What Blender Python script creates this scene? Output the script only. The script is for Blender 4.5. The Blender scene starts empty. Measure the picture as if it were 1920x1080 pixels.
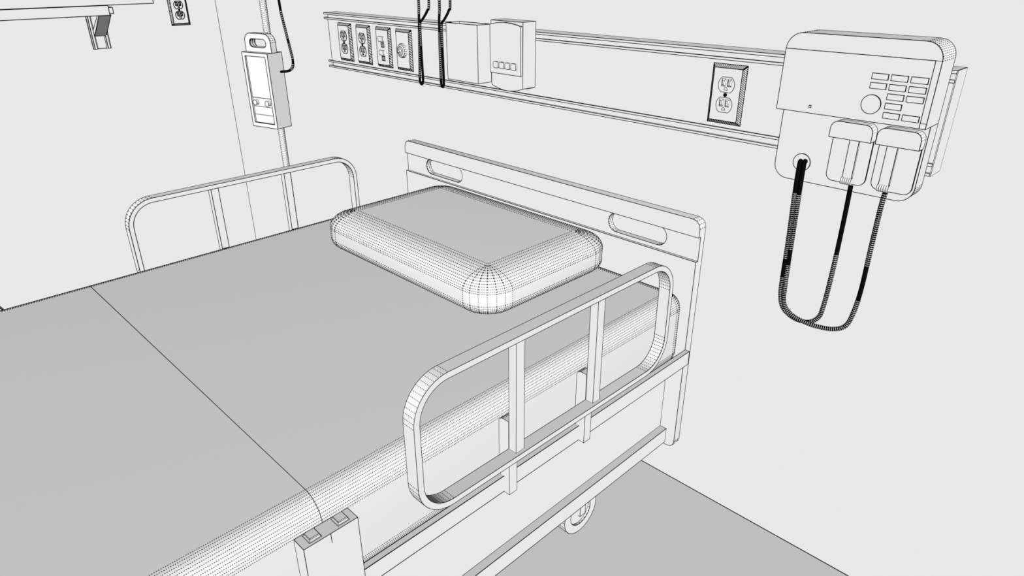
import bpy, bmesh, math, random
from mathutils import Vector, Matrix

random.seed(3)
C = bpy.context.scene.collection
PI = math.pi
CAM = Vector((0.0, -1.35, 1.2745))          # where the draughtsman stands: sets the pen weight
PX = 1.0 / 1296.65

# ------------------------------------------------------------------ materials
def mat(name, rgb, rough=1.0, noise=0.0, scale=40.0):
    m = bpy.data.materials.new(name)
    m.use_nodes = True
    nt = m.node_tree
    nt.nodes.clear()
    out = nt.nodes.new('ShaderNodeOutputMaterial')
    d = nt.nodes.new('ShaderNodeBsdfDiffuse')
    d.inputs['Roughness'].default_value = 0.0
    d.inputs['Color'].default_value = (*rgb, 1)
    nt.links.new(d.outputs[0], out.inputs[0])
    if noise:
        tc = nt.nodes.new('ShaderNodeTexCoord')
        n = nt.nodes.new('ShaderNodeTexNoise')
        n.inputs['Scale'].default_value = scale
        r = nt.nodes.new('ShaderNodeValToRGB')
        r.color_ramp.elements[0].color = (*[c * (1 - noise) for c in rgb], 1)
        r.color_ramp.elements[1].color = (*[c * (1 + noise) for c in rgb], 1)
        nt.links.new(tc.outputs['Object'], n.inputs['Vector'])
        nt.links.new(n.outputs['Fac'], r.inputs['Fac'])
        nt.links.new(r.outputs['Color'], d.inputs['Color'])
    return m

W = (0.8, 0.8, 0.8)
WALL = mat('wall_paint', W, noise=0.002, scale=2.0)
FLOOR = mat('floor_vinyl', W, noise=0.004, scale=3.0)
PLASTIC = mat('white_plastic', W)
METAL = mat('white_enamel', W)
FABRIC = mat('pale_fabric', W, noise=0.004, scale=60.0)
INK = mat('black_ink', (0.004, 0.004, 0.004))

def hatch(name, period, duty, slope):
    """diagonal black hatching drawn on a pale trim, laid out in the trim's own UVs (metres)"""
    m = bpy.data.materials.new(name)
    m.use_nodes = True
    nt = m.node_tree
    nt.nodes.clear()
    out = nt.nodes.new('ShaderNodeOutputMaterial')
    d = nt.nodes.new('ShaderNodeBsdfDiffuse')
    uv = nt.nodes.new('ShaderNodeUVMap')
    uv.uv_map = 'UVMap'
    sep = nt.nodes.new('ShaderNodeSeparateXYZ')
    k = nt.nodes.new('ShaderNodeMath'); k.operation = 'MULTIPLY'; k.inputs[1].default_value = slope
    s = nt.nodes.new('ShaderNodeMath'); s.operation = 'SUBTRACT'
    dv = nt.nodes.new('ShaderNodeMath'); dv.operation = 'DIVIDE'; dv.inputs[1].default_value = period
    fr = nt.nodes.new('ShaderNodeMath'); fr.operation = 'FRACT'
    lt = nt.nodes.new('ShaderNodeMath'); lt.operation = 'LESS_THAN'; lt.inputs[1].default_value = duty
    mx = nt.nodes.new('ShaderNodeMix'); mx.data_type = 'RGBA'
    mx.inputs['A'].default_value = (0.8, 0.8, 0.8, 1)
    mx.inputs['B'].default_value = (0.004, 0.004, 0.004, 1)
    L = nt.links.new
    L(uv.outputs[0], sep.inputs[0]); L(sep.outputs['Y'], k.inputs[0])
    L(sep.outputs['X'], s.inputs[0]); L(k.outputs[0], s.inputs[1])
    L(s.outputs[0], dv.inputs[0]); L(dv.outputs[0], fr.inputs[0]); L(fr.outputs[0], lt.inputs[0])
    L(lt.outputs[0], mx.inputs['Factor']); L(mx.outputs['Result'], d.inputs['Color'])
    L(d.outputs[0], out.inputs[0])
    return m
HATCH_FINE = hatch('fine_hatching', 0.0038, 0.60, 1.05)
HATCH_COARSE = hatch('coarse_hatching', 0.0076, 0.62, 1.6)

# ------------------------------------------------------------------ geometry helpers
class G:
    """one mesh part in the making: faces in world coordinates"""
    def __init__(s):
        s.v = []; s.f = []; s.m = []; s.extra = []; s.uv = {}
    def add(s, vs, fs, m=0):
        o = len(s.v)
        s.v += [Vector(p) for p in vs]
        s.f += [[i + o for i in f] for f in fs]
        s.m += [m] * len(fs)
    def box(s, x0, x1, y0, y1, z0, z1, T=None, m=0):
        x0, x1 = min(x0, x1), max(x0, x1); y0, y1 = min(y0, y1), max(y0, y1); z0, z1 = min(z0, z1), max(z0, z1)
        p = [(x, y, z) for z in (z0, z1) for y in (y0, y1) for x in (x0, x1)]
        if T: p = [T(*q) for q in p]
        s.add(p, [(0, 2, 3, 1), (4, 5, 7, 6), (0, 1, 5, 4), (2, 6, 7, 3), (0, 4, 6, 2), (1, 3, 7, 5)], m)
        return s
    def prism(s, loop, T, a0, a1, holes=(), m=0):
        """loop of 2-D points (p, q) extruded from a0 to a1; T(p, q, a) -> world"""
        loops = [list(loop)] + [list(h) for h in holes]
        for lp in loops:
            n = len(lp)
            vs = [T(p, q, a0) for p, q in lp] + [T(p, q, a1) for p, q in lp]
            s.add(vs, [(i, (i + 1) % n, n + (i + 1) % n, n + i) for i in range(n)], m)
        for a in (a0, a1):
            if not holes:
                s.add([T(p, q, a) for p, q in loop], [list(range(len(loop)))], m)
            else:
                bm = bmesh.new()
                es = []
                for lp in loops:
                    vv = [bm.verts.new(T(p, q, a)) for p, q in lp]
                    es += [bm.edges.new((vv[i], vv[(i + 1) % len(vv)])) for i in range(len(vv))]
                bmesh.ops.triangle_fill(bm, use_beauty=True, use_dissolve=False, edges=es)
                bm.verts.index_update()
                s.add([v.co.copy() for v in bm.verts], [[v.index for v in f.verts] for f in bm.faces], m)
                bm.free()
        return s
    def rings(s, rs, m=0, cap=True, closed=True):
        """skin a list of equal-length point rings"""
        n = len(rs[0])
        vs = [p for r in rs for p in r]
        fs = []
        for k in range(len(rs) - 1):
            for i in range(n if closed else n - 1):
                j = (i + 1) % n
                fs.append((k * n + i, k * n + j, (k + 1) * n + j, (k + 1) * n + i))
        s.add(vs, fs, m)
        if cap:
            s.add(rs[0], [list(range(n))], m); s.add(rs[-1], [list(range(n))], m)
        return s

def rrect(p0, p1, q0, q1, r, n=8):
    """rounded rectangle; r one radius or four: (p0q0, p1q0, p1q1, p0q1)"""
    rr = r if isinstance(r, (tuple, list)) else (r,) * 4
    out = []
    for (cx, cy, a, R) in ((p0 + rr[0], q0 + rr[0], PI, rr[0]), (p1 - rr[1], q0 + rr[1], 1.5 * PI, rr[1]),
                           (p1 - rr[2], q1 - rr[2], 0, rr[2]), (p0 + rr[3], q1 - rr[3], .5 * PI, rr[3])):
        if R <= 0:
            out.append((cx, cy)); continue
        for i in range(n + 1):
            t = a + .5 * PI * i / n
            out.append((cx + R * math.cos(t), cy + R * math.sin(t)))
    return out

def circ(cx, cy, r, n=24):
    return [(cx + r * math.cos(2 * PI * i / n), cy + r * math.sin(2 * PI * i / n)) for i in range(n)]

XZ = lambda p, q, a: Vector((p, a, q))      # outline in x-z, extruded along y
YZ = lambda p, q, a: Vector((a, p, q))      # outline in y-z, extruded along x
XY = lambda p, q, a: Vector((p, q, a))      # outline in x-y, extruded along z

def pen(p, w):
    return (p - CAM).length * PX * w

def stroke(vs, fs, a, b, w, sides=4, ext=0.4):
    d = b - a
    if d.length < 1e-7:
        return
    d.normalize()
    ra, rb = pen(a, w), pen(b, w)
    u = d.orthogonal().normalized(); v = d.cross(u)
    o = len(vs)
    for p, r, e in ((a, ra, -ext), (b, rb, ext)):
        q = p + d * (r * e)
        for i in range(sides):
            t = 2 * PI * (i + .5) / sides
            vs.append(q + (u * math.cos(t) + v * math.sin(t)) * r)
    for i in range(sides):
        j = (i + 1) % sides
        fs.append((o + i, o + j, o + sides + j, o + sides + i))

SOFT = math.radians(31)

def part(name, g, material, parent=None, w=0.66, dw=0.92, dash=True, solid=True, smooth=True, soft=SOFT, mats=None, skip=None, pitch=3.5):
    """link G as one mesh object; the drawn lines along its edges belong to the same mesh: sharp edges get a
    full ink line, the facet edges of rounded surfaces a dotted one"""
    bm = bmesh.new()
    vv = [bm.verts.new(p) for p in g.v]
    for f, m in zip(g.f, g.m):
        try:
            bf = bm.faces.new([vv[i] for i in f])
        except ValueError:
            continue
        bf.material_index = m
    bmesh.ops.remove_doubles(bm, verts=bm.verts, dist=2e-6)
    bmesh.ops.dissolve_degenerate(bm, edges=bm.edges, dist=1e-6)
    bm.verts.ensure_lookup_table()
    bmesh.ops.recalc_face_normals(bm, faces=bm.faces)
    iv, jf = [], []                                    # ink
    anchors = []
    for e in bm.edges:
        a, b = e.verts[0].co.copy(), e.verts[1].co.copy()
        n = len(e.link_faces)
        ang = e.calc_face_angle(0.0) if n == 2 else (PI if n == 1 else 0.0)
        e.smooth = ang < soft
        if skip and skip(a, b):
            continue
        if ang >= soft:
            if solid:
                s0 = len(iv); stroke(iv, jf, a, b, w, 6 if w > .3 else 4)
                if len(iv) > s0: anchors.append((s0, e.verts[0].index))
        elif ang > math.radians(1.2) and dash:
            L = (b - a).length
            d = (b - a).normalized()
            t = 0.0
            s0 = len(iv)
            view = ((a + b) / 2 - CAM).normalized()
            fore = max(0.35, (d - view * d.dot(view)).length)
            while t < L - 1e-6:
                p = a + d * t
                per = pen(p, pitch) / fore
                q = min(t + per * 0.5, L)
                if q - t > per * 0.1:
                    k0 = len(iv)
                    stroke(iv, jf, p, a + d * q, dw, 4, 0.0)
                    if len(iv) > k0: anchors.append((k0, e.verts[0].index))
                t += per
    for pl in g.extra:
        for a, b in zip(pl[:-1], pl[1:]):
            s0 = len(iv); stroke(iv, jf, Vector(a), Vector(b), w, 6)
            if len(iv) > s0: anchors.append((s0, 0))
    root = parent
    while root is not None and root.parent is not None:
        root = root.parent
    off = root.location.copy() if root is not None else Vector((0, 0, 0))
    nb = len(bm.verts)
    bm.verts.index_update()
    V = [v.co - off for v in bm.verts] + [p - off for p in iv]
    F = [[v.index for v in f.verts] for f in bm.faces] + [[i + nb for i in f] for f in jf]
    me = bpy.data.meshes.new(name)
    ed = [(k + nb, a) for k, a in anchors]
    me.from_pydata(V, ed, F)
    ms = list(mats) if mats else [material]
    ink = len(ms)
    for m_ in ms + [INK]:
        me.materials.append(m_)
    idx = [f.material_index for f in bm.faces] + [ink] * len(jf)
    me.polygons.foreach_set('material_index', idx)
    me.polygons.foreach_set('use_smooth', [smooth] * len(bm.faces) + [False] * len(jf))
    sharp = {tuple(sorted((e.verts[0].index, e.verts[1].index))) for e in bm.edges if not e.smooth}
    if smooth and sharp:
        at = me.attributes.new('sharp_edge', 'BOOLEAN', 'EDGE')
        at.data.foreach_set('value', [tuple(sorted(e.vertices)) in sharp for e in me.edges])
    if g.uv:
        uvl = me.uv_layers.new(name='UVMap')
        for l in me.loops:
            co = V[l.vertex_index] + off
            uvl.data[l.index].uv = g.uv['f'](co)
    bm.free()
    me.update()
    o = bpy.data.objects.new(name, me)
    C.objects.link(o)
    if parent is not None:
        o.parent = parent
    return o

def thing(name, label, cat, loc, group=None):
    o = bpy.data.objects.new(name, None)
    o.empty_display_size = 0.05
    C.objects.link(o)
    o.location = loc
    tag(o, label, cat, group)
    return o

def tag(o, label, cat, group=None):
    o['label'] = label; o['category'] = cat
    if group: o['group'] = group
    return o

def struct(name, g, material, **k):
    o = part(name, g, material, **k)
    o['kind'] = 'structure'
    return o

def spline(pts, n=8):
    """Catmull-Rom through points"""
    P = [Vector(p) for p in pts]
    P = [P[0] * 2 - P[1]] + P + [P[-1] * 2 - P[-2]]
    out = []
    for k in range(1, len(P) - 2):
        a, b, c, d = P[k - 1:k + 3]
        for i in range(n):
            t = i / n
            out.append(.5 * ((2 * b) + (c - a) * t + (2 * a - 5 * b + 4 * c - d) * t * t + (3 * b - a - 3 * c + d) * t ** 3))
    out.append(P[-2])
    return out

def resample(pts, step):
    out = [pts[0].copy()]
    acc = 0.0
    for a, b in zip(pts[:-1], pts[1:]):
        L = (b - a).length
        if L < 1e-9: continue
        t = step - acc
        while t <= L:
            out.append(a + (b - a) * (t / L)); t += step
        acc = L - (t - step)
    return out

def tube(g, pts, r, sides=10, mfun=None):
    n = None
    rings = []
    for i, p in enumerate(pts):
        a = pts[max(i - 1, 0)]; b = pts[min(i + 1, len(pts) - 1)]
        d = (b - a).normalized()
        if n is None: n = d.orthogonal()
        n = (n - d * n.dot(d)).normalized()
        c = d.cross(n)
        rings.append([p + (n * math.cos(2 * PI * k / sides) + c * math.sin(2 * PI * k / sides)) * r for k in range(sides)])
    for k in range(len(rings) - 1):
        g.rings(rings[k:k + 2], m=mfun(k) if mfun else 0, cap=False)
    g.add(rings[0], [list(range(sides))]); g.add(rings[-1], [list(range(sides))])
    return rings

def cable(name, pts, r, label, cat, pat, step, parent=None, group=None, sides=9):
    """black corrugated cable: black ribs with pale grooves between; pat(f) -> True where the grooves are too tight to show"""
    q = resample(spline(pts, 10), step)
    N = len(q)
    g = G()
    pale = lambda k: k % 4 == 1 and not pat(k / N)
    rings = tube(g, q, r, sides, lambda k: 1 if pale(k) else 0)
    for k in range(N - 1):
        if pale(k):
            g.extra += [[rings[k][i], rings[k + 1][i]] for i in range(sides)]
    o = part(name, g, None, parent, mats=[INK, PLASTIC], dash=False, solid=False, soft=math.radians(60), w=0.42)
    if label: tag(o, label, cat, group)
    return o

# ------------------------------------------------------------------ the room
XW = -3.116
g = G().box(XW - 0.12, 2.6, 0.0, 0.12, 0.0, 2.7)
struct('wall_back', g, WALL)
g = G().box(XW - 0.12, XW, -4.6, 0.0, 0.0, 2.7)
struct('wall_left', g, WALL)
g = G().box(XW - 0.12, 2.6, -4.6, 0.12, -0.1, 0.0)
struct('floor', g, FLOOR)

# ------------------------------------------------------------------ rail on the head wall
YB, YL = -0.0455, -0.0500          # face of the rail body, face of the lips
rail = thing('medical_wall_rail', 'long white service rail with ridged top and bottom lips on the wall above the bed', 'wall rail', (-1.2, 0, 0.94))
g = G().box(-2.163, -0.3026, -0.0435, 0, 1.0980, 1.1085); part('upper_channel', g, METAL, rail)
g = G().box(-2.163, -0.3026, -0.0435, 0, 0.9455, 0.9580); part('lower_channel', g, METAL, rail)
g = G().box(-2.163, -0.3026, YB, 0, 0.9622, 1.0940); part('body', g, METAL, rail)
for z0, z1 in ((1.1082, 1.1131), (1.0938, 1.0984), (0.9578, 0.9624), (0.9412, 0.9457)):
    g = G().box(-2.178, -0.3026, YL, 0, z0, z1); part('lip', g, METAL, rail, w=0.6)
g = G().box(-0.3026, -0.3010, -0.0500, 0, 0.9412, 1.1131); part('end_cap', g, METAL, rail, w=.38)

# ------------------------------------------------------------------ outlets
def frame_T(origin, u, n):
    o = Vector(origin); u = Vector(u); n = Vector(n); z = Vector((0, 0, 1))
    return lambda a, d, c: o + u * a + n * d + z * c      # a across, d outwards, c up

def plate(name, label, cat, origin, u, n, hm, w=0.55, group=None):
    T = frame_T(origin, u, n)
    t = thing(name, label, cat, origin, group)
    hw, hh, b, d = 0.0370, 0.0577, 0.0068, 0.007
    o_ = [(-hw, -hh), (hw, -hh), (hw, hh), (-hw, hh)]
    i_ = [(-hw + b, -hh + b), (hw - b, -hh + b), (hw - b, hh - b), (-hw + b, hh - b)]
    g = G()
    g.add([T(a, 0.0003, c) for a, c in o_] + [T(a, d, c) for a, c in i_], [(k, (k + 1) % 4, 4 + (k + 1) % 4, 4 + k) for k in range(4)])
    uu = Vector(u); oo = Vector(origin)
    g.uv['f'] = lambda co: ((co - oo).dot(uu), co.z - oo.z)
    part('bevelled_trim', g, hm, t, w=w * 1.25, smooth=False)
    g = G(); g.add([T(a, d, c) for a, c in i_] + [T(a, 0.0003, c) for a, c in i_], [(0, 1, 2, 3), (4, 5, 6, 7), (0, 1, 5, 4), (1, 2, 6, 5), (2, 3, 7, 6), (3, 0, 4, 7)])
    part('faceplate', g, PLASTIC, t, w=w * .6)
    return t, T, d

def duplex(name, label, origin, u, n, hm, w=0.5, group=None):
    t, T, d = plate(name, label, 'outlet', origin, u, n, hm, group=group)
    for c0 in (0.0196, -0.0196):
        R, fl = 0.0176, 0.0146
        a0 = math.asin(fl / R)
        loop = [(R * math.cos(-a0 + 2 * a0 * i / 10), R * math.sin(-a0 + 2 * a0 * i / 10)) for i in range(11)]
        loop += [(-p, -q) for p, q in loop]
        g = G().prism([(p, q + c0) for p, q in loop], lambda p, q, a: T(p, a, q), d - 0.002, d + 0.0012)
        rc = part('receptacle', g, PLASTIC, t, w=w, dash=False)
        for a in (-0.0064, 0.0064):
            hw, hh = 0.0042, 0.0070
            o_ = [(a - hw, -hh), (a + hw, -hh), (a + hw, hh), (a - hw, hh)]
            i_ = [(a - hw * .45, -hh * .62), (a + hw * .45, -hh * .62), (a + hw * .45, hh * .62), (a - hw * .45, hh * .62)]
            cc = c0 + 0.0040
            g = G()
            g.add([T(p, d + 0.0011, q + cc) for p, q in o_] + [T(p, d + 0.0030, q + cc) for p, q in i_],
                  [(k, (k + 1) % 4, 4 + (k + 1) % 4, 4 + k) for k in range(4)] + [(4, 5, 6, 7)])
            part('slot', g, PLASTIC, rc, w=w * .8, smooth=False)
        lp = [(0.0033 * math.cos(PI * i / 8), 0.0033 * math.sin(PI * i / 8)) for i in range(9)] + [(-0.0033, -0.0018), (0.0033, -0.0018)]
        g = G().prism([(p, q + c0 - 0.0082) for p, q in lp], lambda p, q, a: T(p, a, q), d, d + 0.0022)
        part('ground_hole', g, PLASTIC, rc, w=w * .9, dash=False)
    g = G().prism(circ(0, 0, 0.0037, 14), lambda p, q, a: T(p, a, q), d - 0.001, d + 0.0018)
    sc = part('screw', g, INK, t, w=w * .5, dash=False)
    sc['label'] = 'round black screw'
    return t

UB, NB = (1, 0, 0), (0, -1, 0)
ZC = 1.0280
duplex('wall_outlet', 'leftmost duplex outlet on the service rail, next to the rail\'s free left end', (-2.0654, YB, ZC), UB, NB, HATCH_COARSE, w=.72)
duplex('wall_outlet', 'duplex outlet on the service rail between another outlet and the two port data plate', (-1.9610, YB, ZC), UB, NB, HATCH_COARSE, w=.72)
duplex('wall_outlet', 'large looking duplex outlet alone on the rail beside the diagnostic unit', (-0.6942, YB, ZC), UB, NB, HATCH_FINE, w=0.55)
duplex('wall_outlet', 'duplex outlet high on the left side wall, near the room corner', (XW, -0.1592, 1.0845), (0, 1, 0), (1, 0, 0), HATCH_COARSE, w=.72)

t, T, d = plate('data_plate', 'wall plate with two white switches over two dark data ports', 'data plate', (-1.8533, YB, ZC), UB, NB, HATCH_COARSE)
for c0 in (0.0190, -0.0205):
    g = G().prism(rrect(-0.0125, 0.0090, c0 - .0010, c0 + 0.0130, 0.0015, 2), lambda p, q, a: T(p, a, q), d - .001, d + 0.006)
    part('switch', g, PLASTIC, t, w=.5, dash=False)
    g = G().box(-0.0075, 0.0090, d - .001, d + 0.001, c0 - 0.0185, c0 - 0.0040, lambda a, b_, c: T(a, b_, c))
    p_ = part('data_port', g, INK, t, w=.3); p_['label'] = 'square black data port'
    g = G()
    for k in range(3):
        a = -0.0055 + 0.0052 * k
        g.add([T(a, d + 0.0013, c0 - 0.0165), T(a + 0.0014, d + 0.0013, c0 - 0.0165), T(a + 0.0036, d + 0.0013, c0 - 0.0060), T(a + 0.0022, d + 0.0013, c0 - 0.0060)], [(0, 1, 2, 3)])
    part('contact', g, PLASTIC, p_, solid=False)

t, T, d = plate('gas_outlet', 'wall plate with a round ribbed gas outlet knob', 'gas outlet', (-1.7516, YB, ZC), UB, NB, HATCH_COARSE)
g = G()
prof = [(0.0205, -0.001), (0.0205, 0.004), (0.0185, 0.0075), (0.0125, 0.0095), (0.0060, 0.0100)]
g.rings([[T(r * math.cos(2 * PI * k / 20), d + h, -0.0010 + r * math.sin(2 * PI * k / 20)) for k in range(20)] for r, h in prof])
kn = part('knob', g, PLASTIC, t, dw=.55, w=.5)
g = G().prism(circ(0, -0.0010, 0.0042, 12), lambda p, q, a: T(p, a, q), d + 0.009, d + 0.017)
part('nipple', g, PLASTIC, kn, w=.5, dash=False)

# ------------------------------------------------------------------ hoses over the rail
def hose(label, mid):
    """up out of the rail's picture at both ends, down in front of the rail and back up in a tight loop"""
    P_ = lambda q: (q[0], -0.060, q[1])
    (xa, xb) = (mid[0][0], mid[-1][0])
    pts = [(xa, -0.004, 1.62), (xa, -0.04, 1.62), (xa, -0.06, 1.56), (xa, -0.06, 1.36)] + [P_(q) for q in mid]
    pts += [(xb, -0.06, 1.36), (xb, -0.06, 1.56), (xb, -0.04, 1.62), (xb, -0.004, 1.62)]
    return cable('hose', pts, 0.0036, label, 'hose', lambda f: 0.478 < f < 0.57 or 0.61 < f < 0.65 or 0.36 < f < 0.39, 0.0013, sides=8, group='black hoses looped over the rail')
hose('black ribbed hose looped over the rail beside the gas outlet', [(-1.6543, 1.1697), (-1.6560, 1.1392), (-1.6572, 1.1140), (-1.6650, 1.0000), (-1.6682, 0.9560), (-1.6655, 0.9440), (-1.6612, 0.9411), (-1.6565, 0.9440), (-1.6532, 0.9560),
     (-1.6540, 1.0062), (-1.6545, 1.0800), (-1.6520, 1.1100), (-1.6389, 1.1219), (-1.6181, 1.1437), (-1.6090, 1.1713)])
hose('black ribbed hose looped over the rail beside the open bin', [(-1.5640, 1.1728), (-1.5660, 1.1392), (-1.5685, 1.1150), (-1.5708, 1.0200), (-1.5714, 0.9620), (-1.5700, 0.9480), (-1.5656, 0.9440), (-1.5610, 0.9480), (-1.5592, 0.9620),
     (-1.5594, 1.0300), (-1.5598, 1.1000), (-1.5570, 1.1150), (-1.5439, 1.1268), (-1.5265, 1.1478), (-1.5190, 1.1744)])

# ------------------------------------------------------------------ open bin and dispenser
g = G()
x0, x1, y0, y1, z0, z1, th = -1.4950, -1.3738, -0.0975, -0.0502, 0.9785, 1.1220, 0.0012
lo = [(x0, y0), (x1, y0), (x1, y1), (x0, y1)]
li = [(x0 + th, y0 + th), (x1 - th, y0 + th), (x1 - th, y1 - th), (x0 + th, y1 - th)]
vs = [Vector((*p, z)) for p, z in [(p, z0) for p in lo] + [(p, z1) for p in lo] + [(p, z1) for p in li] + [(p, z0 + .003) for p in li]]
fs = [(0, 1, 2, 3), (12, 13, 14, 15)]
for b in (0, 4, 8):
    fs += [(b + k, b + (k + 1) % 4, b + 4 + (k + 1) % 4, b + 4 + k) for k in range(4)]
g.add(vs, fs)
o = part('storage_bin', g, PLASTIC); tag(o, 'open topped white bin hung on the rail, left of the dispenser', 'bin')

disp = thing('soap_dispenser', 'white wall dispenser with four buttons and an arched front panel', 'dispenser', (-1.27, -0.05, 0.975))
def arch(p0, p1, q, s, n=12):
    """points along a shallow arc from p0 to p1 at height q with rise s"""
    return [(p0 + (p1 - p0) * i / n, q + s * (1 - (2 * i / n - 1) ** 2)) for i in range(n + 1)]
xl, xr = -1.3255, -1.2157
loop = arch(xr, xl, 0.9830, -0.0098)[::-1] + [(xr, 1.1371), (xl, 1.1371)]
g = G().prism(loop, XZ, -0.0945, -0.0502); part('body', g, PLASTIC, disp, dash=False)
loop = [(xl + .0015, 1.0136), (xr - 0.0024, 1.0136)] + arch(xr - 0.0024, xl + .0015, 1.1278, 0.0062)
g = G().prism(loop, XZ, -0.1003, -0.0940); pn = part('front_panel', g, PLASTIC, disp, dash=False)
for k in range(4):
    cx = -1.3006 + 0.0207 * k
    g = G().prism(rrect(cx - 0.0086, cx + 0.0086, 1.0268, 1.0418, 0.004, 3), XZ, -0.1045, -0.1001)
    part('button', g, PLASTIC, pn, w=.55, dash=False)

# ------------------------------------------------------------------ diagnostic unit
unit = thing('diagnostic_unit', 'large white rounded wall unit with a keypad, dial and two docked instruments', 'medical unit', (-0.43, -0.05, 0.899))
UL, UR, ZT, ZH, ZP = -0.5570, -0.3104, 1.1596, 1.0290, 0.8995
g = G().prism(rrect(UL, UR, ZH, ZT, (0, 0, 0.0275, 0.0275), 12), XZ, -0.1150, -0.0502)
hs = part('housing', g, PLASTIC, unit, dw=.7)
g = G().prism(rrect(UL + .0014, UR, ZP, ZH, (0.026, 0.026, 0, 0), 12), XZ, -0.0870, -0.0502)
part('lower_body', g, PLASTIC, unit, dw=.7)
g = G().box(UL, -0.3195, -0.1154, -0.114, ZH, 1.1325)
pn = part('front_panel', g, PLASTIC, unit)
g = G().box(-0.3195, UR, -0.1154, -0.114, 1.0375, 1.1325)
part('side_strip', g, PLASTIC, unit, w=.5)
for row, cols in enumerate(((0, 1, 2), (0, 1, 2), (1, 2), (1,), (1, 2))):
    for c in cols:
        x = -0.4056 + 0.0293 * c; z = 1.0972 - 0.01475 * row
        g = G().box(x, x + 0.0247, -0.1175, -0.1150, z, z + 0.0091)
        part('key', g, PLASTIC, pn, w=.6)
g = G().prism(circ(-0.3984, 1.0572, 0.0153, 32), XZ, -0.1175, -0.1150); part('dial', g, PLASTIC, pn, dash=False)
g = G().box(-0.4989, -0.4955, -0.1160, -0.1150, 1.0384, 1.0425); part('indicator_light', g, PLASTIC, pn, w=.6)
g = G().prism(circ(-0.5049, 0.9345, 0.0158, 28), XZ, -0.0895, -0.0865); part('cord_port', g, PLASTIC, unit, dash=False)

def instrument(x0, x1, label, bx0, bx1):
    t = thing('diagnostic_instrument', label, 'instrument', ((x0 + x1) / 2, -0.087, 0.913), 'instruments docked on the wall unit')
    g = G().prism(rrect(x0 + .0012, x1 - .0012, 0.9130, 1.0000, (0.0125, 0.0125, 0, 0), 8), XZ, -0.0900, -0.0870)
    part('handle', g, PLASTIC, t, dash=False)
    g = G().prism(rrect(x0, x1, 0.9930, 1.0212, (0, 0, 0.0125, 0.0125), 4), XZ, -0.1085, -0.0872)
    part('head', g, PLASTIC, t, dw=.6, pitch=2.2)
    g = G().box(bx0, bx1, -0.0945, -0.0898, 0.9200, 0.9935)
    br = part('grip_bar', g, PLASTIC, t)
    g = G()
    n = 14
    lens = [bx0 - .0008 + (bx1 - bx0 + .0016) * k / 5 for k in range(6)]
    g.rings([[Vector((x, -0.0920 + 0.0062 * math.cos(2 * PI * i / n), 0.9178 + 0.0066 * math.sin(2 * PI * i / n))) for i in range(n)] for x in lens])
    for x in lens:
        g.extra.append([(x, -0.0920 + 0.0063 * math.cos(2 * PI * i / n), 0.9178 + 0.0067 * math.sin(2 * PI * i / n)) for i in range(n + 1)])
    part('cord_collar', g, PLASTIC, t, dash=False, w=.5)
    return t
instrument(-0.4583, -0.3882, 'docked instrument hanging left, nearer the dial', -0.4268, -0.4112)
instrument(-0.3806, -0.3130, 'docked instrument hanging right, at the unit\'s outer edge', -0.3655, -0.3490)

cable('cord', [(-0.5065, -0.0880, 0.9362), (-0.5062, -0.0935, 0.9330), (-0.5056, -0.094, 0.8889), (-0.5013, -0.094, 0.7833), (-0.4994, -0.094, 0.7048), (-0.4961, -0.094, 0.6636), (-0.4858, -0.094, 0.6398),
     (-0.4625, -0.093, 0.6268), (-0.4368, -0.0925, 0.6282), (-0.4192, -0.092, 0.6419), (-0.4127, -0.092, 0.6675), (-0.4096, -0.092, 0.7447), (-0.4092, -0.092, 0.8399), (-0.4100, -0.092, 0.9115)],
    0.0042, 'black coiled cord from the port to the instrument nearer the dial', 'cord', lambda f: f < .10 or .30 < f < .36 or .52 < f < .56 or f > .80, 0.00095, group='coiled cords under the wall unit')
cable('cord', [(-0.4980, -0.0880, 0.9372), (-0.4972, -0.0955, 0.9340), (-0.4953, -0.098, 0.8817), (-0.4926, -0.098, 0.7869), (-0.4887, -0.100, 0.6922), (-0.4833, -0.1025, 0.6553), (-0.4625, -0.1030, 0.6367), (-0.4322, -0.1015, 0.6302),
     (-0.4058, -0.098, 0.6297), (-0.3840, -0.095, 0.6335), (-0.3672, -0.093, 0.6447), (-0.3590, -0.092, 0.6671), (-0.3538, -0.092, 0.7209), (-0.3539, -0.092, 0.8051), (-0.3538, -0.092, 0.8798), (-0.3525, -0.092, 0.9115)],
    0.0042, 'black coiled cord from the port to the outer instrument', 'cord', lambda f: f < .10 or .26 < f < .30 or .70 < f < .80, 0.00095, group='coiled cords under the wall unit')

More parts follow.
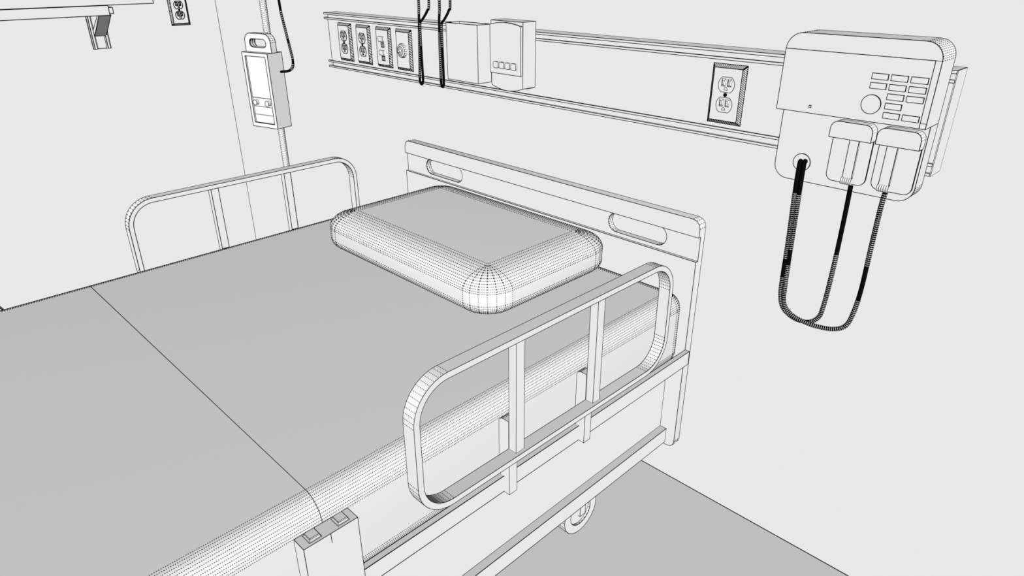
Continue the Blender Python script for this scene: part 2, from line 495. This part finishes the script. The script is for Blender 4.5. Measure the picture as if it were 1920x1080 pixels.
# ------------------------------------------------------------------ left wall
g = G().box(XW + .002, XW + 0.008, -1.75, -0.2541, 1.1142, 1.95)
o = part('white_board', g, PLASTIC); tag(o, 'large blank white board on the left wall above the shelf', 'board')
shelf = thing('wall_shelf', 'narrow white wall shelf on an angled bracket below the white board', 'shelf', (XW, -0.85, 1.0))
XS = -2.985
g = G().box(XS - 0.014, XS, -1.52, -0.4595, 1.0860, 1.1195)
part('front_edge', g, PLASTIC, shelf, dash=False)
g = G().box(XW, XS - .0138, -1.52, -0.4560, 1.1020, 1.1140); part('board', g, PLASTIC, shelf)
g = G().box(XW, -3.030, -0.4480, -0.4318, 1.0890, 1.1100); part('hinge_block', g, PLASTIC, shelf)
for yb in (-0.5072, -1.38):
    g = G().box(XW, XW + .003, yb + .012, yb + .051, 0.9605, 1.1020)
    bk = part('bracket', g, PLASTIC, shelf)
    for y0 in (yb, yb + .0468):
        g = G().box(XW, XW + .006, y0, y0 + .0156, 0.9600, 1.1020)
        g.box(XW + .006, XW + .011, y0 + .0042, y0 + .0115, 0.9600, 1.1020)
        part('channel', g, PLASTIC, bk, w=.48)
    tri = [(XW + .008, 1.0070), (XS - .013, 1.0862), (XS - .0285, 1.0862), (XW + .008, 1.0290)]
    g = G().prism(tri, lambda p, q, a: Vector((p, a, q)), yb + .0137, yb + .0547)
    part('brace', g, PLASTIC, bk)

# ------------------------------------------------------------------ drip stand and pump
PX_, PY_ = -2.3715, -0.1610
stand = thing('drip_stand', 'tall thin pole carrying the pump in the room corner', 'drip stand', (PX_, PY_, 0))
NS = 16
cs = lambda z, r, n=NS: [Vector((PX_ + r * math.cos(2 * PI * k / n), PY_ + r * math.sin(2 * PI * k / n), z)) for k in range(n)]
g = G().rings([cs(0.05, .0109), cs(1.85, .0109)]); part('pole', g, METAL, stand, dw=.6, pitch=3.3)
g = G().rings([cs(0.0, .15, 28), cs(0.018, .15, 28), cs(0.032, .13, 28), cs(0.05, .03, 28), cs(0.06, .02, 28)]); part('base', g, METAL, stand)
for s_ in (-1, 1):
    g = G(); tube(g, spline([(PX_, PY_, 1.83), (PX_ + s_ * .06, PY_, 1.83), (PX_ + s_ * .085, PY_, 1.84), (PX_ + s_ * .09, PY_, 1.86)], 5), .004, 8)
    part('hook', g, METAL, stand, dash=False)

th = math.radians(15.36)
U = Vector((math.cos(th), math.sin(th), 0)); NF = Vector((math.sin(th), -math.cos(th), 0))
B0 = Vector((-2.2795, -0.2181, 0))
PT = lambda u, d, z: B0 + U * u - NF * d + Vector((0, 0, z))      # u leftwards negative, d depth behind the front
pump = thing('infusion_pump', 'slim white pump with a carrying handle and tall blank screen on the pole', 'pump', tuple(PT(-.0605, .03, .738)))
w0, w1, pz0, pz1 = -0.1222, -0.0012, 0.7378, 0.9876
oc = [(w0, pz0), (w1, pz0), (w1, pz1), (w0, pz1)]
ic = [(-0.1092, 0.7515), (-0.0135, 0.7515), (-0.0135, 0.9760), (-0.1092, 0.9760)]
rec = 0.0065
g = G()
vs = [PT(u, 0, z) for u, z in oc] + [PT(u, 0, z) for u, z in ic] + [PT(u, rec, z) for u, z in ic] + [PT(u, .0635, z) for u, z in oc]
fs = [(4, 5, 6, 7)] and [(k, (k + 1) % 4, 4 + (k + 1) % 4, 4 + k) for k in range(4)]
fs += [(4 + k, 4 + (k + 1) % 4, 8 + (k + 1) % 4, 8 + k) for k in range(4)] + [(8, 9, 10, 11), (12, 13, 14, 15)]
fs += [(k, (k + 1) % 4, 12 + (k + 1) % 4, 12 + k) for k in range(4)]
g.add(vs, fs)
part('casing', g, PLASTIC, pump)
hl = rrect(w0, w1, pz1, 1.0475, (0, 0, .027, .027), 6)
sl = rrect(-.1000, -.0225, 1.0032, 1.0302, .01345, 8)
g = G().prism(hl, lambda p, q, a: PT(p, a, q), .0205, .0435, holes=[sl]); part('carrying_handle', g, PLASTIC, pump, dw=.6)
g = G().box(-.1092, -.0135, rec - .0012, rec + .001, .8375, .9760, lambda u, d, z: PT(u, d, z)); part('screen', g, PLASTIC, pump)
for z0, z1, nm in ((.8080, .8372, 'control_panel'), (.7795, .8078, 'cassette_door'), (.7515, .7793, 'lower_cover')):
    g = G().box(-.1092, -.0135, rec - .0006, rec + .001, z0, z1, lambda u, d, z: PT(u, d, z))
    cp = part(nm, g, PLASTIC, pump, w=.5)
    if nm == 'control_panel':
        for u in (-.0905, -.0325):
            g = G().prism(circ(u, .8222, .0088, 14), lambda p, q, a: PT(p, a, q), rec - .011, rec - .0004)
            part('knob', g, PLASTIC, cp, dash=False, w=.55)
g = G().prism(rrect(-.078, -.042, .84, .90, .004, 3), lambda p, q, a: PT(p, a, q), .063, .066); part('pole_clamp', g, PLASTIC, pump, dash=False)
cable('pump_cable', [(PX_ + .02, PY_ + .0, 1.66), (PX_ + .05, PY_, 1.62), (-2.300, -.160, 1.45), (-2.275, -.160, 1.28), (-2.2640, -.160, 1.1900), (-2.2608, -.160, 1.1501), (-2.2575, -.160, 1.1135), (-2.2425, -.160, 1.0551), (-2.2265, -.160, .9945), (-2.2213, -.160, .9693), (-2.2275, -.160, .9462), (-2.2480, -.165, .9318), (-2.2870, -.175, .9253)],
    .0046, 'black ribbed cable curving down into the side of the pump', 'cable', lambda f: .64 < f < .69 or .80 < f < .82 or .88 < f < .90 or f > .93, .0016, sides=8)

# ------------------------------------------------------------------ the bed
XM = -1.1040                                     # the bed's centre line
mir = lambda x: 2 * XM - x
YF = -2.24                                       # foot end
bed = thing('hospital_bed', 'white adjustable hospital bed with end boards, side rails and casters', 'bed', (XM, -1.22, 0))
HX0, HX1 = -1.5725, -0.6325

def end_board(name, y_in, s):
    """s = +1: the board's outer side faces +y"""
    ym = y_in + s * .0070
    slots = [rrect(c - .0745, c + .0745, .7372, .7796, .0212, 8) for c in (-1.4135, -.7830)]
    on_joint = lambda p, q: abs(p.y - ym) < 1e-5 and abs(q.y - ym) < 1e-5
    rim = lambda p: min(p.x - HX0, HX1 - p.x, p.z - .27, .8155 - p.z) < .0175
    g = G().prism(rrect(HX0, HX1, 0.2700, 0.8155, .017, 3), XZ, ym, y_in + s * .0212, holes=slots)
    g.extra += [[(HX0, ym, .7288), (HX0, ym, .7804)], [(HX1, ym, .7288), (HX1, ym, .7804)], [(HX0, ym, .7288), (HX1, ym, .7288)]]
    o = part(name, g, PLASTIC, bed, skip=lambda p, q: on_joint(p, q) and rim(p) and rim(q))
    g = G().prism(rrect(HX0, HX1, .7804, .8155, (0, 0, .017, .017), 3), XZ, y_in, ym)
    part('top_band', g, PLASTIC, o, skip=on_joint)
    g = G().prism(rrect(HX0, HX1, .2700, .7288, (.017, .017, 0, 0), 3), XZ, y_in, ym)
    part('lower_panel', g, PLASTIC, o, skip=on_joint)
end_board('headboard', -0.2, 1)
end_board('footboard', YF, -1)

for f in (lambda x: x, mir):
    g = G().box(f(-.6323), f(-.6222), YF, -.2, .4972, .5282); part('upper_frame_bar', g, METAL, bed)
    g = G().box(f(-.6718), f(-.6552), YF, -.2, .2760, .3122); part('lower_frame_bar', g, METAL, bed)
    g = G().box(f(-.6840), f(-.6716), YF, -.2, .2900, .4960); part('side_panel', g, METAL, bed)
g = G().box(mir(-.6840), -.6840, YF, -.2, .4700, .4955); part('mattress_deck', g, METAL, bed)

ARMS = (-.7451, -.5590)
def side_rail(f, y0, y1, z0, arms, dense):
    g = G()
    T = lambda p, q, a: Vector((f(a), p, q))
    z1 = z0 + .2182
    t = .0095
    o_ = rrect(y0, y1, z0, z1, .060, 12); i_ = rrect(y0 + t, y1 - t, z0 + t, z1 - t, .0505, 12)
    n = len(o_)
    vs = [T(p, q, a) for lp in (o_, i_) for a in (-.6112, -.5890) for p, q in lp]
    fs = []
    for k in range(n):
        j = (k + 1) % n
        fs += [(k, j, n + j, n + k), (2 * n + k, 2 * n + j, 3 * n + j, 3 * n + k), (k, j, 2 * n + j, 2 * n + k), (n + k, n + j, 3 * n + j, 3 * n + k)]
    g.add(vs, fs)
    r = part('side_rail', g, METAL, bed)
    for ya in arms:
        g = G().box(f(-.6108), f(-.5955), ya, ya + .0172, z0 + t - .0003, z1 - t + .0003); part('baluster', g, METAL, r)
        g = G()
        zt, R = z0 + .0600, .0085
        pf = [(-.6300, .4970), (-.6102, .4970), (-.6102, z0 + .0004), (-.6113, z0 + .0004), (-.6113, zt)]
        pf += [(-.6326 + R + R * math.cos(.5 * PI * (1 + i / 5)), zt - R + R * math.sin(.5 * PI * (1 + i / 5))) for i in range(6)]
        pf += [(-.6326, .5350), (-.6300, .5350)] if z0 > .55 else [(-.6326, .4800), (-.6300, .4800)]
        if z0 < .55: pf = [(p, max(q, .4800) if i > 1 else .4800) for i, (p, q) in enumerate(pf)]
        g.prism(pf, lambda p, q, a: Vector((f(p), a, q)), ya - .0004, ya + .0166)
        part('arm', g, METAL, r, w=.6)
    return r
side_rail(lambda x: x, -.9357, -.3505, .5790, ARMS, True)
side_rail(mir, -.9357, -.3505, .5790, ARMS, True)
# foot end rails, lowered
side_rail(lambda x: x, -1.7757, -1.1905, .4492, (-1.59, -1.40), True)
side_rail(mir, -1.7757, -1.1905, .4492, (-1.59, -1.40), True)

ZB = .6455
g = G().box(-.6224, -.5995, -1.0975, -1.0225, .3000, ZB)
g.extra.append([(-.5994, -1.0610, ZB), (-.5994, -1.0609, ZB - .0145)])
cb = part('control_box', g, PLASTIC, bed)
for y0 in (-1.0876, -1.0484):
    g = G().box(-.6200, -.6032, y0, y0 + .0167, ZB - .0005, ZB + .0006)
    bz = part('button_surround', g, PLASTIC, cb, w=.5)
    b0 = [(-.6186, y0 + .0014), (-.6046, y0 + .0014), (-.6046, y0 + .0153), (-.6186, y0 + .0153)]
    b1 = [(-.6180, y0 + .0020), (-.6056, y0 + .0020), (-.6056, y0 + .0147), (-.6180, y0 + .0147)]
    g = G().rings([[Vector((*p, ZB + .0004)) for p in b0], [Vector((*p, ZB + .0038)) for p in b0], [Vector((*p, ZB + .0045)) for p in b1]])
    part('button', g, PLASTIC, bz, w=.5, soft=math.radians(20))

def caster(f, yc):
    r, R = .0370, .0590
    T = lambda p, q, a: Vector((f(a), p, q))
    n = 24
    cr = lambda rad, a: [T(p, q, a) for p, q in circ(yc, R, rad, n)]
    g = G()
    g.rings([cr(r, -.8160), cr(R, -.8160), cr(R, -.7900), cr(r, -.7900), cr(r, -.7960)], cap=False)
    g.add(cr(r, -.7960), [list(range(n))]); g.add(cr(r, -.8160), [list(range(n))])
    t = part('caster', g, METAL, bed)
    g = G().box(f(-.7975), f(-.7900), yc - .0010, yc + .0180, .0435, .1300)
    g.box(f(-.8240), f(-.8165), yc - .0010, yc + .0180, .0435, .1300)
    g.box(f(-.8240), f(-.7900), yc - .0010, yc + .0180, .1250, .1400)
    part('fork', g, METAL, t)
    g = G().rings([[Vector((f(-.8070) + .013 * math.cos(2 * PI * k / 16), yc + .0085 + .013 * math.sin(2 * PI * k / 16), z)) for k in range(16)] for z in (.139, .4705)])
    part('stem', g, METAL, t)
for f in (lambda x: x, mir):
    caster(f, -.3240); caster(f, -2.12)

# ------------------------------------------------------------------ mattress and pillow
def soft_block(g, x0, x1, y0, y1, z0, z1, rh, rv, nv=12, nc=6):
    """pillow-like block: (x0..x1, y0..y1) is the flat of the top; rounded outwards by rh and down by rv"""
    rs = []
    for k in list(range(nv + 1)):
        a = .5 * PI * k / nv
        rs.append((rh * math.sin(a), z1 - rv * (1 - math.cos(a))))
    for k in range(nv, -1, -1):
        a = .5 * PI * k / nv
        rs.append((rh * math.sin(a), z0 + rv * (1 - math.cos(a))))
    R = []
    for r, z in rs:
        ring = []
        for cx, cy, a0 in ((x0, y0, PI), (x1, y0, 1.5 * PI), (x1, y1, 0), (x0, y1, .5 * PI)):
            for i in range(nc + 1):
                t = a0 + .5 * PI * i / nc
                ring.append(Vector((cx + r * math.cos(t), cy + r * math.sin(t), z)))
        R.append(ring)
    g.rings(R)

r = .0330
g = G()
mx0, mx1, my0, my1, mz0, mz1 = mir(-.6742), -.6742, -2.20, -.2355, .4958, .6600
soft_block(g, mx0, mx1, my0, my1, mz0, mz1, r, r)
ys = -1.0500
seam = []
for cx, a0 in ((mx0, PI), (mx1, .5 * PI)):
    for i in range(13):
        t = a0 - .5 * PI * i / 12
        seam.append((cx + r * math.cos(t), ys, mz1 - r + r * math.sin(t)))
seam = [(mx0 - r, ys, mz0 + r)] + seam + [(mx1 + r, ys, mz0 + r)]
g.extra.append(seam)
o = part('mattress', g, FABRIC, dw=.95); tag(o, 'long thick grey topped mattress with rounded edges on the bed', 'mattress')
g = G()
soft_block(g, -1.3150, -.8807, -.5320, -.2878, .6600, .7520, .0660, .0330)
o = part('pillow', g, FABRIC, dw=.95); tag(o, 'plump flat topped pillow lying on the mattress against the headboard', 'pillow')

# ------------------------------------------------------------------ light
def sun(name, direction_to_light, strength):
    l = bpy.data.lights.new(name, 'SUN')
    l.energy = strength; l.angle = 0.0
    l.use_shadow = False
    o = bpy.data.objects.new(name, l)
    C.objects.link(o)
    o.rotation_euler = Vector(direction_to_light).to_track_quat('Z', 'Y').to_euler()
    o.location = Vector(direction_to_light).normalized() * 3 + Vector((0, -1, 3))
    return o
KX, KZ, RHO = 0.807, 0.515, 0.8
key = Vector((KX, -KX, KZ))
sun('key_light', key, key.length * PI / RHO)
sun('fill_from_below', (0, 0, -1), 0.12 * PI / RHO)
sun('fill_from_wall', (0, 1, 0), 0.15 * PI / RHO)
sun('fill_from_side', (-1, 0, 0), 0.12 * PI / RHO)

w_ = bpy.data.worlds.new('room_air')
bpy.context.scene.world = w_
w_.use_nodes = True
w_.node_tree.nodes['Background'].inputs[0].default_value = (0.8, 0.8, 0.8, 1)
w_.node_tree.nodes['Background'].inputs[1].default_value = 0.0

# ------------------------------------------------------------------ camera
cam = bpy.data.cameras.new('camera')
co = bpy.data.objects.new('camera', cam)
C.objects.link(co)
cam.sensor_fit = 'HORIZONTAL'; cam.sensor_width = 36.0
cam.lens = 1296.65 / 1920 * 36.0
cam.clip_start = 0.02
yaw, pitch, roll = -0.7847, 0.4451, 0.0014
ca, sa, cb_, sb = math.cos(yaw), math.sin(yaw), math.cos(pitch), math.sin(pitch)
fwd = Vector((sa * cb_, ca * cb_, -sb)); rt = Vector((ca, -sa, 0)); dn = fwd.cross(rt)
r2 = rt * math.cos(roll) + dn * math.sin(roll); d2 = dn * math.cos(roll) - rt * math.sin(roll)
M = Matrix((r2, -d2, -fwd)).transposed()
co.matrix_world = Matrix.Translation(CAM) @ M.to_4x4()
sc = bpy.context.scene
sc.camera = co
sc.view_settings.view_transform = 'Standard'
sc.view_settings.look = 'None'
sc.view_settings.exposure = 0.0
sc.view_settings.gamma = 1.0
sc.view_settings.use_curve_mapping = False
sc.cycles.max_bounces = 0
